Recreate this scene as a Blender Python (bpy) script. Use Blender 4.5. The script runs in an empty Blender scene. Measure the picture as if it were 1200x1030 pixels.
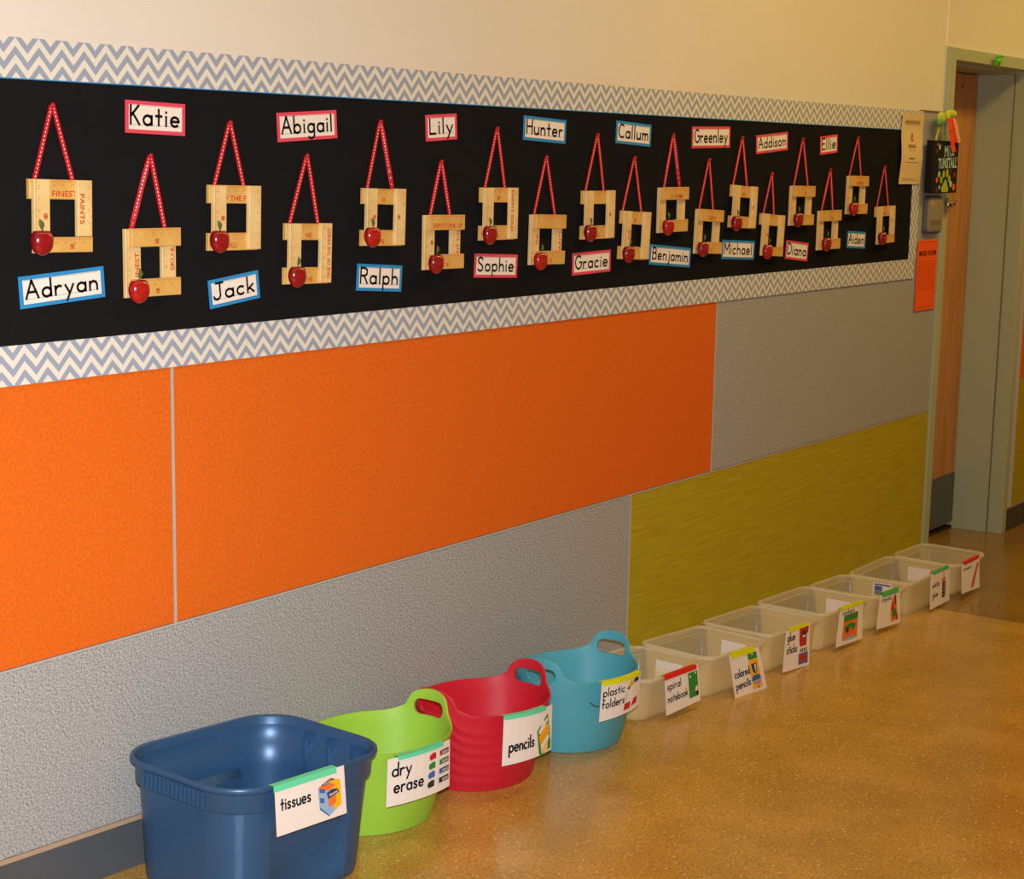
import bpy, math, random
from mathutils import Vector, Matrix
random.seed(7)
R = math.radians
sc = bpy.context.scene
col = sc.collection

# ------------------------------------------------------------------ camera
cd = bpy.data.cameras.new('camera'); cam = bpy.data.objects.new('camera', cd); col.objects.link(cam)
cd.sensor_width = 36.0; cd.sensor_fit = 'HORIZONTAL'; cd.lens = 1995.54 / 1200 * 36.0
cd.clip_start = 0.05
rt = Vector((0.58254818, -0.81261027, 0.01738306)); up = Vector((0.12313743, 0.10937489, 0.98634391))
fw = Vector((0.80341446, 0.57245234, -0.16377888))
m = Matrix.Identity(4)
for i in range(3):
    m[i][0] = rt[i]; m[i][1] = up[i]; m[i][2] = -fw[i]
m[0][3], m[1][3], m[2][3] = 0.0, -2.5774, 1.65
cam.matrix_world = m
sc.camera = cam

# ------------------------------------------------------------------ world, lights, exposure
w = bpy.data.worlds.new('world'); sc.world = w; w.use_nodes = True
bg = w.node_tree.nodes['Background']; bg.inputs[0].default_value = (1.0, 0.62, 0.3, 1); bg.inputs[1].default_value = 0.15
sc.view_settings.view_transform = 'Standard'; sc.view_settings.look = 'None'
sc.view_settings.gamma = 1.0; sc.view_settings.use_curve_mapping = False
sc.view_settings.exposure = 0.0

def area(name, loc, size, sizey, power, color, rot=(0, 0, 0)):
    l = bpy.data.lights.new(name, 'AREA'); l.shape = 'RECTANGLE'; l.size = size; l.size_y = sizey
    l.energy = power; l.color = color
    o = bpy.data.objects.new(name, l); col.objects.link(o); o.location = loc; o.rotation_euler = rot
    return o
WARM = (1.0, 0.70, 0.18)
LAMPS = ((-0.6, 4), (2.2, 7), (5.0, 22), (7.8, 25))
for x, pw in LAMPS:
    area('ceiling_lamp_light', (x, -1.0, 2.86), 2.4, 0.3, pw, WARM)
# the camera's flash, a hand above the lens
fl_l = bpy.data.lights.new('flash', 'AREA'); fl_l.shape = 'RECTANGLE'; fl_l.size = 0.07; fl_l.size_y = 0.04
fl_l.energy = 42; fl_l.color = (0.93, 0.97, 1.0); fl_l.spread = R(100)
flo = bpy.data.objects.new('flash', fl_l); col.objects.link(flo)
mm = m.copy(); off = up * 0.11 + rt * 0.02 + fw * 0.03
dirn = (Vector((2.3, 0.0, 0.75)) - Vector((0, -2.58, 1.75))).normalized()
flo.rotation_euler = dirn.to_track_quat('-Z', 'Y').to_euler()
flo.location = Vector((0.0, -2.5774, 1.65)) + off

# ------------------------------------------------------------------ helpers
def lin(c):
    return tuple((v / 255 / 12.92) if v / 255 <= 0.04045 else ((v / 255 + 0.055) / 1.055) ** 2.4 for v in c)
MATS = {}
def mat(name, rgb, rough=0.6, spec=0.4, var=0.0, vscale=20, bump=0.0, bscale=200, stretch=(1, 1, 1),
        rgb2=None, metal=0.0, coat=0.0, detail=3.0, vor=False):
    if name in MATS: return MATS[name]
    M = bpy.data.materials.new(name); M.use_nodes = True; nt = M.node_tree; N = nt.nodes; L = nt.links
    b = N['Principled BSDF']; c = (*lin(rgb), 1)
    b.inputs['Base Color'].default_value = c; b.inputs['Roughness'].default_value = rough
    b.inputs['Specular IOR Level'].default_value = spec; b.inputs['Metallic'].default_value = metal
    b.inputs['Coat Weight'].default_value = coat
    if var or rgb2 or bump:
        tc = N.new('ShaderNodeTexCoord'); mp = N.new('ShaderNodeMapping'); mp.inputs['Scale'].default_value = stretch
        L.new(tc.outputs['Object'], mp.inputs[0])
    if var or rgb2:
        n = N.new('ShaderNodeTexNoise'); n.inputs['Scale'].default_value = vscale; n.inputs['Detail'].default_value = detail
        L.new(mp.outputs[0], n.inputs['Vector'])
        r = N.new('ShaderNodeValToRGB'); r.color_ramp.elements[0].position = 0.3; r.color_ramp.elements[1].position = 0.7
        lo = (*lin(rgb2), 1) if rgb2 else tuple(v * (1 - var) for v in c[:3]) + (1,)
        hi = c if rgb2 else tuple(min(1, v * (1 + var)) for v in c[:3]) + (1,)
        r.color_ramp.elements[0].color = lo; r.color_ramp.elements[1].color = hi
        L.new(n.outputs[0], r.inputs[0]); L.new(r.outputs[0], b.inputs['Base Color'])
    if bump:
        if vor:
            n2 = N.new('ShaderNodeTexVoronoi'); out = n2.outputs['Distance']
        else:
            n2 = N.new('ShaderNodeTexNoise'); n2.inputs['Detail'].default_value = 2; out = n2.outputs[0]
        n2.inputs['Scale'].default_value = bscale; L.new(mp.outputs[0], n2.inputs['Vector'])
        bp = N.new('ShaderNodeBump'); bp.inputs['Strength'].default_value = bump; bp.inputs['Distance'].default_value = 0.002
        L.new(out, bp.inputs['Height']); L.new(bp.outputs[0], b.inputs['Normal'])
    MATS[name] = M; return M

def node_math(nt, op, a, b=None, c=None):
    n = nt.nodes.new('ShaderNodeMath'); n.operation = op
    for i, v in enumerate((a, b, c)):
        if v is None: continue
        if isinstance(v, (int, float)): n.inputs[i].default_value = v
        else: nt.links.new(v, n.inputs[i])
    return n.outputs[0]

def chevron_mat(name, along, across, off=0.0):
    """printed zigzag paper: object coordinates in metres"""
    M = bpy.data.materials.new(name); M.use_nodes = True; nt = M.node_tree; N = nt.nodes
    b = N['Principled BSDF']; b.inputs['Roughness'].default_value = 0.55; b.inputs['Specular IOR Level'].default_value = 0.3
    tc = N.new('ShaderNodeTexCoord'); s = N.new('ShaderNodeSeparateXYZ'); nt.links.new(tc.outputs['Object'], s.inputs[0])
    u = s.outputs[along]; v = s.outputs[across]
    P = 0.0530; A = 0.029; V = 0.0305
    ph = node_math(nt, 'FRACT', node_math(nt, 'DIVIDE', u, P))
    tri = node_math(nt, 'ABSOLUTE', node_math(nt, 'SUBTRACT', ph, 0.5))          # 0..0.5
    z = node_math(nt, 'ADD', node_math(nt, 'MULTIPLY', tri, 2 * A), v)
    st = node_math(nt, 'FRACT', node_math(nt, 'DIVIDE', node_math(nt, 'ADD', z, 10.0 + off), V))
    g = node_math(nt, 'LESS_THAN', st, 0.5)
    mx = N.new('ShaderNodeMix'); mx.data_type = 'RGBA'
    mx.inputs['A'].default_value = (*lin((226, 220, 208)), 1); mx.inputs['B'].default_value = (*lin((154, 162, 184)), 1)
    nt.links.new(g, mx.inputs['Factor']); nt.links.new(mx.outputs['Result'], b.inputs['Base Color'])
    return M

class MB:
    def __init__(s): s.v = []; s.f = []; s.m = []; s.uv = {}
    def add(s, vs, fs, mi=0):
        n = len(s.v); s.v += [tuple(p) for p in vs]
        for f in fs: s.f.append(tuple(i + n for i in f)); s.m.append(mi)
        return s
    def box(s, x0, x1, y0, y1, z0, z1, mi=0, T=None):
        p = [Vector((x, y, z)) for z in (z0, z1) for y in (y0, y1) for x in (x0, x1)]
        if T is not None: p = [T @ q for q in p]
        return s.add(p, [(0, 2, 3, 1), (4, 5, 7, 6), (0, 1, 5, 4), (2, 6, 7, 3), (1, 3, 7, 5), (0, 4, 6, 2)], mi)
    def bbox(s, x0, x1, y0, y1, z0, z1, bv, mi=0):
        """box with its front (-y) edges chamfered"""
        a = [(x0, y1, z0), (x1, y1, z0), (x1, y1, z1), (x0, y1, z1)]
        c = [(x0, y0 + bv, z0), (x1, y0 + bv, z0), (x1, y0 + bv, z1), (x0, y0 + bv, z1)]
        d = [(x0 + bv, y0, z0 + bv), (x1 - bv, y0, z0 + bv), (x1 - bv, y0, z1 - bv), (x0 + bv, y0, z1 - bv)]
        fs = [(0, 3, 2, 1), (8, 9, 10, 11)]
        for k in range(4):
            j = (k + 1) % 4; fs += [(k, j, 4 + j, 4 + k), (4 + k, 4 + j, 8 + j, 8 + k)]
        return s.add(a + c + d, fs, mi)
    def rings(s, rs, closed=False, mi=0, cap0=False, cap1=False):
        n = len(rs[0]); base = len(s.v)
        for r in rs: s.v += [tuple(p) for p in r]
        k = len(rs)
        for i in range(k if closed else k - 1):
            a = base + i * n; b = base + ((i + 1) % k) * n
            for j in range(n):
                q = (j + 1) % n; s.f.append((a + j, a + q, b + q, b + j)); s.m.append(mi)
        if cap0: s.f.append(tuple(base + j for j in reversed(range(n)))); s.m.append(mi)
        if cap1: s.f.append(tuple(base + (k - 1) * n + j for j in range(n))); s.m.append(mi)
        return s
    def tube(s, pts, r, n=8, mi=0):
        rs = []; P = [Vector(p) for p in pts]
        for i, p in enumerate(P):
            d = (P[min(i + 1, len(P) - 1)] - P[max(i - 1, 0)]).normalized()
            a = d.orthogonal().normalized(); b = d.cross(a)
            rr = r[i] if isinstance(r, (list, tuple)) else r
            rs.append([p + a * rr * math.cos(2 * math.pi * k / n) + b * rr * math.sin(2 * math.pi * k / n) for k in range(n)])
        # keep rings aligned
        return s.rings(rs, mi=mi, cap0=True, cap1=True)
    def sphere(s, c, r, n=12, k=8, mi=0, fn=None):
        rs = []
        for i in range(k + 1):
            t = math.pi * (i + 0.02) / (k + 0.04) - 0
            rr = []
            for j in range(n):
                a = 2 * math.pi * j / n
                p = Vector((math.sin(t) * math.cos(a), math.sin(t) * math.sin(a), -math.cos(t)))
                if fn: p = fn(p)
                rr.append((c[0] + p.x * r[0], c[1] + p.y * r[1], c[2] + p.z * r[2]))
            rs.append(rr)
        return s.rings(rs, mi=mi, cap0=True, cap1=True)
    def build(s, name, mats, parent=None, smooth=False, loc=None, rot=None):
        me = bpy.data.meshes.new(name); me.from_pydata(s.v, [], s.f)
        if not isinstance(mats, (list, tuple)): mats = [mats]
        for q in mats: me.materials.append(q)
        if any(s.m): me.polygons.foreach_set('material_index', s.m)
        me.update()
        if smooth:
            me.polygons.foreach_set('use_smooth', [True] * len(me.polygons))
            me.set_sharp_from_angle(angle=R(38 if smooth is True else smooth))
        o = bpy.data.objects.new(name, me); col.objects.link(o)
        if parent: o.parent = parent
        if loc: o.location = loc
        if rot: o.rotation_euler = rot
        return o

def tag(o, label=None, cat=None, group=None, kind=None):
    if label: o['label'] = label
    if cat: o['category'] = cat
    if group: o['group'] = group
    if kind: o['kind'] = kind
    return o
def thing(name, label, cat, loc=(0, 0, 0), rot=(0, 0, 0), group=None):
    o = bpy.data.objects.new(name, None); col.objects.link(o); o.empty_display_size = 0.05
    o.location = loc; o.rotation_euler = rot
    return tag(o, label, cat, group)
def struct(name, mb, mt, parent=None, smooth=False):
    o = mb.build(name, mt, parent, smooth)
    if not parent: o['kind'] = 'structure'
    return o

# ------------------------------------------------------------------ stroke lettering (single line letters, unit: cap height 1)
def arc(cx, cy, rx, ry, a0, a1, n=10):
    return [(cx + rx * math.cos(R(a0 + (a1 - a0) * i / n)), cy + ry * math.sin(R(a0 + (a1 - a0) * i / n))) for i in range(n + 1)]
O_ = arc(.25, .25, .23, .25, 0, 360, 12)
G = {
 'a': (.5, [O_, [(.48, .5), (.48, 0)]]),
 'b': (.5, [[(.02, 1), (.02, 0)], O_]),
 'c': (.44, [arc(.25, .25, .23, .25, 48, 312)]),
 'd': (.5, [O_, [(.48, 1), (.48, 0)]]),
 'e': (.5, [[(.03, .26), (.47, .26)] + arc(.25, .25, .23, .25, 8, 315)]),
 'f': (.36, [[(.38, .9), (.3, 1), (.2, .95), (.16, .8), (.16, 0)], [(.0, .5), (.34, .5)]]),
 'g': (.5, [O_, [(.48, .5), (.48, -.2), (.4, -.33), (.22, -.37), (.05, -.28)]]),
 'h': (.44, [[(.02, 1), (.02, 0)], [(.02, .3), (.1, .45), (.22, .5), (.36, .44), (.42, .3), (.42, 0)]]),
 'i': (.1, [[(.05, .5), (.05, 0)], [(.05, .7), (.05, .75)]]),
 'j': (.22, [[(.2, .5), (.2, -.2), (.12, -.33), (.0, -.34)], [(.2, .7), (.2, .75)]]),
 'k': (.42, [[(.02, 1), (.02, 0)], [(.36, .5), (.03, .2)], [(.13, .29), (.4, 0)]]),
 'l': (.1, [[(.05, 1), (.05, 0)]]),
 'm': (.68, [[(.02, .5), (.02, 0)], [(.02, .3), (.1, .45), (.2, .5), (.3, .44), (.34, .3), (.34, 0)], [(.34, .3), (.42, .45), (.52, .5), (.62, .44), (.66, .3), (.66, 0)]]),
 'n': (.44, [[(.02, .5), (.02, 0)], [(.02, .3), (.1, .45), (.22, .5), (.36, .44), (.42, .3), (.42, 0)]]),
 'o': (.5, [O_]),
 'p': (.5, [[(.02, .5), (.02, -.38)], O_]),
 'r': (.34, [[(.02, .5), (.02, 0)], [(.02, .28), (.1, .43), (.2, .5), (.34, .46)]]),
 's': (.38, [[(.35, .42), (.25, .5), (.12, .48), (.05, .38), (.11, .29), (.26, .22), (.34, .12), (.27, .02), (.14, 0), (.02, .07)]]),
 't': (.34, [[(.17, .85), (.17, 0)], [(0, .5), (.34, .5)]]),
 'u': (.46, [[(.02, .5), (.02, .18), (.1, .03), (.22, 0), (.36, .06), (.44, .2)], [(.44, .5), (.44, 0)]]),
 'w': (.6, [[(0, .5), (.14, 0), (.3, .45), (.46, 0), (.6, .5)]]),
 'y': (.46, [[(.02, .5), (.24, .03)], [(.46, .5), (.08, -.38)]]),
 'A': (.66, [[(0, 0), (.33, 1), (.66, 0)], [(.12, .36), (.54, .36)]]),
 'B': (.52, [[(.02, 0), (.02, 1), (.3, 1), (.44, .9), (.44, .64), (.3, .54), (.02, .54)], [(.3, .54), (.5, .44), (.5, .12), (.34, 0), (.02, 0)]]),
 'C': (.6, [arc(.36, .5, .34, .5, 50, 310, 12)]),
 'D': (.6, [[(.02, 0), (.02, 1), (.2, 1), (.46, .88), (.58, .65), (.58, .35), (.46, .12), (.2, 0), (.02, 0)]]),
 'E': (.46, [[(.46, 1), (.02, 1), (.02, 0), (.46, 0)], [(.02, .52), (.38, .52)]]),
 'G': (.66, [arc(.36, .5, .34, .5, 50, 360, 13) + [(.44, .5)]]),
 'H': (.56, [[(.02, 1), (.02, 0)], [(.54, 1), (.54, 0)], [(.02, .52), (.54, .52)]]),
 'J': (.5, [[(.4, 1), (.4, .2), (.32, .04), (.18, 0), (.05, .08), (.02, .2)], [(.16, 1), (.6, 1)]]),
 'K': (.5, [[(.02, 1), (.02, 0)], [(.46, 1), (.03, .45)], [(.14, .58), (.5, 0)]]),
 'L': (.46, [[(.02, 1), (.02, 0), (.46, 0)]]),
 'M': (.7, [[(.02, 0), (.02, 1), (.35, .3), (.68, 1), (.68, 0)]]),
 'R': (.52, [[(.02, 0), (.02, 1), (.32, 1), (.48, .88), (.48, .62), (.32, .5), (.02, .5)], [(.28, .5), (.52, 0)]]),
 'S': (.52, [[(.48, .84), (.4, .96), (.25, 1), (.1, .93), (.05, .76), (.14, .6), (.36, .46), (.48, .3), (.46, .12), (.32, .01), (.16, .01), (.03, .13)]]),
 ' ': (.3, []),
}
def strokes(text, gap=.17):
    x = 0; out = []
    for ch in text:
        wd, ss = G[ch]
        for s in ss: out.append([(x + px, py) for px, py in s])
        x += wd + gap
    return x - gap, out
def stroke_mesh(mb, text, fn, width, gap=.17, lw=.1, sx=None, cap=None, mi=0):
    """fn maps (x, y) in metres on the sheet to a point; width = wanted text width, cap = cap height (metres)"""
    W, ss = strokes(text, gap)
    kx = width / W; ky = cap
    h = lw * cap / 2
    for s in ss:
        p = [(a * kx, b * ky) for a, b in s]
        for (x0, y0), (x1, y1) in zip(p, p[1:]):
            dx, dy = x1 - x0, y1 - y0; l = math.hypot(dx, dy) or 1; dx, dy = dx / l * h, dy / l * h
            q = [(x0 - dx * .6 - dy, y0 - dy * .6 + dx), (x0 - dx * .6 + dy, y0 - dy * .6 - dx),
                 (x1 + dx * .6 + dy, y1 + dy * .6 - dx), (x1 + dx * .6 - dy, y1 + dy * .6 + dx)]
            mb.add([fn(*a) for a in q], [(0, 1, 2, 3)], mi)
    return mb

_tm = {}
def text_tris(s, bold=0.0):
    """letters of Blender's built-in font as triangles, cap height about 0.7"""
    k = (s, bold)
    if k in _tm: return _tm[k]
    c = bpy.data.curves.new('t', 'FONT'); c.body = s; c.resolution_u = 2; c.offset = bold; c.align_x = 'CENTER'; c.align_y = 'CENTER'
    o = bpy.data.objects.new('t', c); col.objects.link(o)
    me = bpy.data.meshes.new_from_object(o)
    r = ([tuple(v.co) for v in me.vertices], [tuple(p.vertices) for p in me.polygons])
    bpy.data.objects.remove(o); bpy.data.meshes.remove(me); bpy.data.curves.remove(c)
    _tm[k] = r; return r
def font_text(mb, s, fn, cx, cy, width, height, ang=0, mi=0, bold=0.0):
    vs, fs = text_tris(s, bold)
    if not vs: return
    xs = [v[0] for v in vs]; ys = [v[1] for v in vs]
    x0, x1, y0, y1 = min(xs), max(xs), min(ys), max(ys)
    ca, sa = math.cos(R(ang)), math.sin(R(ang)); P = []
    for v in vs:
        a = ((v[0] - x0) / (x1 - x0) - .5) * width; b = ((v[1] - y0) / (y1 - y0) - .5) * height
        P.append(fn(cx + a * ca - b * sa, cy + a * sa + b * ca))
    mb.add(P, fs, mi)
def poly(mb, pts, fn, mi=0):
    mb.add([fn(*p) for p in pts], [tuple(range(len(pts)))], mi)
def rect(mb, x0, x1, y0, y1, fn, mi=0): poly(mb, [(x0, y0), (x1, y0), (x1, y1), (x0, y1)], fn, mi)

# ------------------------------------------------------------------ materials
M_cream = mat('cream_wall_paint', (228, 220, 210), .55, .3, var=.015, vscale=3, bump=.08, bscale=160)
M_orange = mat('orange_felt_panel', (222, 104, 28), .9, .12, var=.13, vscale=150, bump=.5, bscale=500)
M_green = mat('olive_green_panel', (176, 158, 30), .75, .2, var=.13, vscale=5, bump=.1, bscale=60, stretch=(1.3, 1, 24))
M_alu = mat('pale_metal_trim', (184, 176, 168), .45, .5)
M_tan = mat('tan_edge_strip', (178, 152, 126), .6, .3)
M_base = mat('slate_rubber_baseboard', (82, 86, 92), .5, .4, var=.05, vscale=6)
M_ceil = mat('ceiling_white', (225, 215, 195), .8, .2)
M_frame = mat('taupe_door_frame_paint', (172, 178, 150), .45, .4)
M_black = mat('black_paper', (26, 25, 27), .95, .06, var=.05, vscale=12, bump=.25, bscale=14)
M_white = mat('white_card', (242, 230, 222), .6, .25)
M_ink = mat('black_ink', (28, 24, 28), .7, .1)
M_guide = mat('grey_guide_line', (150, 145, 150), .7, .1)
M_bluec = mat('blue_card', (44, 140, 205), .6, .3)
M_pinkc = mat('pink_card', (226, 74, 98), .6, .3)
M_ribbon = mat('red_ribbon', (196, 18, 34), .6, .3)
M_stitch = mat('white_stitch', (245, 215, 205), .6, .3)
M_print = mat('orange_red_print', (206, 74, 30), .7, .2)
M_print2 = mat('faint_ruler_print', (204, 100, 48), .7, .2)
M_leaf = mat('green_leaf', (92, 104, 52), .6, .3)
M_stem = mat('brown_stem', (80, 55, 30), .7, .2)
M_apple = mat('glossy_red_apple', (158, 14, 26), .22, .5, rgb2=(120, 8, 18), vscale=30, coat=.6)
M_apple2 = mat('streaked_red_apple', (188, 26, 24), .22, .5, rgb2=(150, 14, 18), vscale=40, coat=.6)
M_wood = mat('pale_ruler_wood', (234, 204, 146), .55, .3, rgb2=(224, 188, 122), vscale=22, stretch=(1, 1, 1))
M_woodb = mat('golden_ruler_wood', (224, 180, 104), .55, .3, rgb2=(212, 162, 82), vscale=22, stretch=(1, 1, 1))
M_tote = mat('metallic_blue_plastic', (50, 88, 130), .36, .5, metal=.25)
M_tubg = mat('lime_plastic', (158, 204, 66), .5, .4, var=.02, vscale=8)
M_tubr = mat('crimson_plastic', (204, 30, 50), .5, .4, var=.02, vscale=8)
M_tubb = mat('turquoise_plastic', (84, 170, 190), .5, .4, var=.02, vscale=8)
M_teal = mat('mint_tape', (100, 222, 172), .5, .4)
M_lime = mat('yellow_tape', (228, 234, 14), .5, .4)
M_redt = mat('red_tape', (226, 36, 20), .5, .4)
M_grnt = mat('green_tape', (88, 190, 112), .5, .4)
M_door = mat('brown_veneer_door', (204, 142, 74), .45, .4, rgb2=(178, 116, 56), vscale=12, stretch=(5, 5, .35))
M_kick = mat('dark_kickplate', (78, 84, 84), .4, .5)
M_chrome = mat('satin_chrome', (190, 186, 180), .25, .5, metal=1.0)
M_dgrey = mat('device_grey_plastic', (142, 132, 118), .5, .4)
M_dgrey2 = mat('device_dark_edge', (84, 84, 92), .5, .4)
M_tanbox = mat('pale_indicator', (186, 152, 122), .5, .4)
M_orp = mat('orange_paper', (250, 92, 14), .6, .3)
M_orp2 = mat('brown_print', (190, 70, 10), .7, .2)
M_buff = mat('buff_paper', (226, 200, 150), .6, .3)
M_buff2 = mat('grey_brown_print', (150, 118, 84), .7, .2)
M_canv = mat('black_canvas', (22, 20, 20), .8, .2)
M_ltblue = mat('light_blue_paint', (170, 206, 206), .6, .3)
M_paw = mat('yellow_green_paint', (170, 184, 28), .6, .3)
M_odot = mat('orange_paint', (226, 104, 36), .6, .3)
M_pdot = mat('plum_paint', (110, 44, 66), .6, .3)
M_gribb = mat('yellow_green_ribbon', (190, 204, 72), .6, .3)
M_gribb2 = mat('green_ribbon_shade', (110, 170, 104), .6, .3)
M_oribb = mat('orange_ribbon', (244, 70, 12), .6, .3)
M_frog = mat('bright_green_plastic', (96, 206, 24), .4, .4)
M_ired = mat('print_red', (196, 40, 38), .6, .3)
M_igrn = mat('print_green', (52, 140, 48), .6, .3)
M_iblu = mat('print_blue', (64, 104, 176), .6, .3)
M_ilbl = mat('print_pale_blue', (150, 184, 216), .6, .3)
M_iyel = mat('print_yellow', (248, 186, 20), .6, .3)
M_iora = mat('print_orange', (240, 120, 40), .6, .3)
M_idrk = mat('print_dark', (52, 46, 50), .6, .3)
M_inav = mat('print_navy', (46, 60, 104), .6, .3)
M_ipnk = mat('print_pink', (226, 96, 110), .6, .3)
M_ipur = mat('print_lilac', (176, 140, 190), .6, .3)
PICT = [M_ired, M_igrn, M_iblu, M_ilbl, M_iyel, M_iora, M_idrk, M_inav, M_ipnk, M_ipur, M_white]
RED, GRN, BLU, LBL, YEL, ORA, DRK, NAV, PNK, PUR, WHT = range(11)

def grey_weave():
    M = bpy.data.materials.new('grey_woven_panel'); M.use_nodes = True; nt = M.node_tree; N = nt.nodes; L = nt.links
    b = N['Principled BSDF']; b.inputs['Roughness'].default_value = .85; b.inputs['Specular IOR Level'].default_value = .2
    tc = N.new('ShaderNodeTexCoord'); mp = N.new('ShaderNodeMapping'); mp.inputs['Scale'].default_value = (1, 1, 1)
    mp.inputs['Rotation'].default_value = (0, R(32), 0)
    L.new(tc.outputs['Object'], mp.inputs[0])
    mp2 = N.new('ShaderNodeMapping'); mp2.inputs['Scale'].default_value = (1, 1, 2.0); L.new(mp.outputs[0], mp2.inputs[0])
    v = N.new('ShaderNodeTexNoise'); v.inputs['Scale'].default_value = 210; v.inputs['Detail'].default_value = 1.5
    L.new(mp2.outputs[0], v.inputs['Vector'])
    r = N.new('ShaderNodeValToRGB'); r.color_ramp.elements[0].position = .36; r.color_ramp.elements[1].position = .66
    r.color_ramp.elements[0].color = (*lin((122, 122, 124)), 1); r.color_ramp.elements[1].color = (*lin((198, 196, 194)), 1)
    L.new(v.outputs[0], r.inputs[0]); L.new(r.outputs[0], b.inputs['Base Color'])
    bp = N.new('ShaderNodeBump'); bp.inputs['Strength'].default_value = .6; bp.inputs['Distance'].default_value = .0015
    L.new(v.outputs[0], bp.inputs['Height']); L.new(bp.outputs[0], b.inputs['Normal'])
    return M
M_grey = grey_weave()

def concrete(name, c1, c2, c3, rough):
    M = bpy.data.materials.new(name); M.use_nodes = True; nt = M.node_tree; N = nt.nodes; L = nt.links
    b = N['Principled BSDF']; b.inputs['Specular IOR Level'].default_value = .5
    tc = N.new('ShaderNodeTexCoord')
    n1 = N.new('ShaderNodeTexNoise'); n1.inputs['Scale'].default_value = 5; n1.inputs['Detail'].default_value = 5
    n2 = N.new('ShaderNodeTexNoise'); n2.inputs['Scale'].default_value = 170; n2.inputs['Detail'].default_value = 4
    v = N.new('ShaderNodeTexVoronoi'); v.inputs['Scale'].default_value = 110
    for q in (n1, n2, v): L.new(tc.outputs['Object'], q.inputs['Vector'])
    r1 = N.new('ShaderNodeValToRGB'); r1.color_ramp.elements[0].position = .35; r1.color_ramp.elements[1].position = .65
    r1.color_ramp.elements[0].color = (*lin(c1), 1); r1.color_ramp.elements[1].color = (*lin(c2), 1)
    L.new(n1.outputs[0], r1.inputs[0])
    r2 = N.new('ShaderNodeValToRGB'); r2.color_ramp.elements[0].position = .38; r2.color_ramp.elements[1].position = .62
    r2.color_ramp.elements[0].color = (.76, .73, .68, 1); r2.color_ramp.elements[1].color = (1.14, 1.13, 1.08, 1)
    L.new(n2.outputs[0], r2.inputs[0])
    mx = N.new('ShaderNodeMix'); mx.data_type = 'RGBA'; mx.blend_type = 'MULTIPLY'; mx.inputs['Factor'].default_value = 1
    L.new(r1.outputs[0], mx.inputs['A']); L.new(r2.outputs[0], mx.inputs['B'])
    # pale stone chips
    sp = N.new('ShaderNodeSeparateColor'); L.new(v.outputs['Color'], sp.inputs[0])
    chip = node_math(nt, 'MULTIPLY', node_math(nt, 'GREATER_THAN', sp.outputs[0], .93), node_math(nt, 'LESS_THAN', v.outputs['Distance'], .32))
    mx2 = N.new('ShaderNodeMix'); mx2.data_type = 'RGBA'; L.new(chip, mx2.inputs['Factor'])
    L.new(mx.outputs['Result'], mx2.inputs['A']); mx2.inputs['B'].default_value = (*lin(c3), 1)
    L.new(mx2.outputs['Result'], b.inputs['Base Color'])
    rr = N.new('ShaderNodeMapRange'); rr.inputs['To Min'].default_value = rough - .06; rr.inputs['To Max'].default_value = rough + .1
    L.new(n2.outputs[0], rr.inputs['Value']); L.new(rr.outputs[0], b.inputs['Roughness'])
    return M
M_floor = concrete('polished_tan_concrete', (186, 144, 68), (204, 160, 82), (228, 206, 150), .2)
M_land = concrete('polished_darkened_concrete', (138, 104, 48), (150, 114, 54), (176, 146, 90), .16)  # landing concrete, colour darkened partly for its different angle to the light

def clear_mat(name, alpha, rgb=(255, 244, 208), rough=.22):
    M = bpy.data.materials.new(name); M.use_nodes = True; nt = M.node_tree; N = nt.nodes; L = nt.links
    b = N['Principled BSDF']; b.inputs['Base Color'].default_value = (*lin(rgb), 1); b.inputs['Roughness'].default_value = rough
    b.inputs['Specular IOR Level'].default_value = .5
    t = N.new('ShaderNodeBsdfTransparent'); t.inputs[0].default_value = (.99, .985, .97, 1)
    tl = N.new('ShaderNodeBsdfTranslucent'); tl.inputs[0].default_value = (*lin(rgb), 1)
    m1 = N.new('ShaderNodeMixShader'); m1.inputs[0].default_value = .4; L.new(b.outputs[0], m1.inputs[1]); L.new(tl.outputs[0], m1.inputs[2])
    fr = N.new('ShaderNodeLayerWeight'); fr.inputs['Blend'].default_value = .35
    mr = N.new('ShaderNodeMapRange'); mr.inputs['To Min'].default_value = alpha; mr.inputs['To Max'].default_value = min(1, alpha + .35)
    L.new(fr.outputs['Facing'], mr.inputs['Value'])
    m2 = N.new('ShaderNodeMixShader'); L.new(mr.outputs[0], m2.inputs[0]); L.new(t.outputs[0], m2.inputs[1]); L.new(m1.outputs[0], m2.inputs[2])
    L.new(m2.outputs[0], N['Material Output'].inputs[0])
    return M
M_clear = clear_mat('frosted_clear_plastic', .27)
M_clearrim = clear_mat('frosted_clear_rim', .42, (255, 250, 236))

# ------------------------------------------------------------------ setting
SL = 0.04686; XR = 6.005
def fz(x): return max(0.0, SL * (XR - x))
XA, XB = -1.6, 10.5
PL = XA
YB = -3.7
mb = MB(); mb.add([(XA, 0.03, fz(XA)), (XA, YB, fz(XA)), (XR, YB, 0), (XR, 0.03, 0), (XA, 0.03, -.1), (XA, YB, -.1), (XR, YB, -.1), (XR, 0.03, -.1)],
                  [(0, 1, 2, 3), (4, 7, 6, 5), (0, 4, 5, 1), (1, 5, 6, 2), (2, 6, 7, 3), (3, 7, 4, 0)])
fo = struct('floor', mb, M_floor)
mb = MB(); mb.box(XR + .006, XB, YB, .27, -.1, -.0005); lo = struct('floor_landing', mb, M_land)
mb = MB(); mb.box(XR, XR + .006, YB, .03, -.1, -.0015); struct('joint_strip', mb, mat('dark_joint', (92, 66, 40), .6, .3), lo)
mb = MB(); mb.box(XA, XB, YB, .3, 2.9, 3.0); struct('ceiling', mb, M_ceil)
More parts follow.
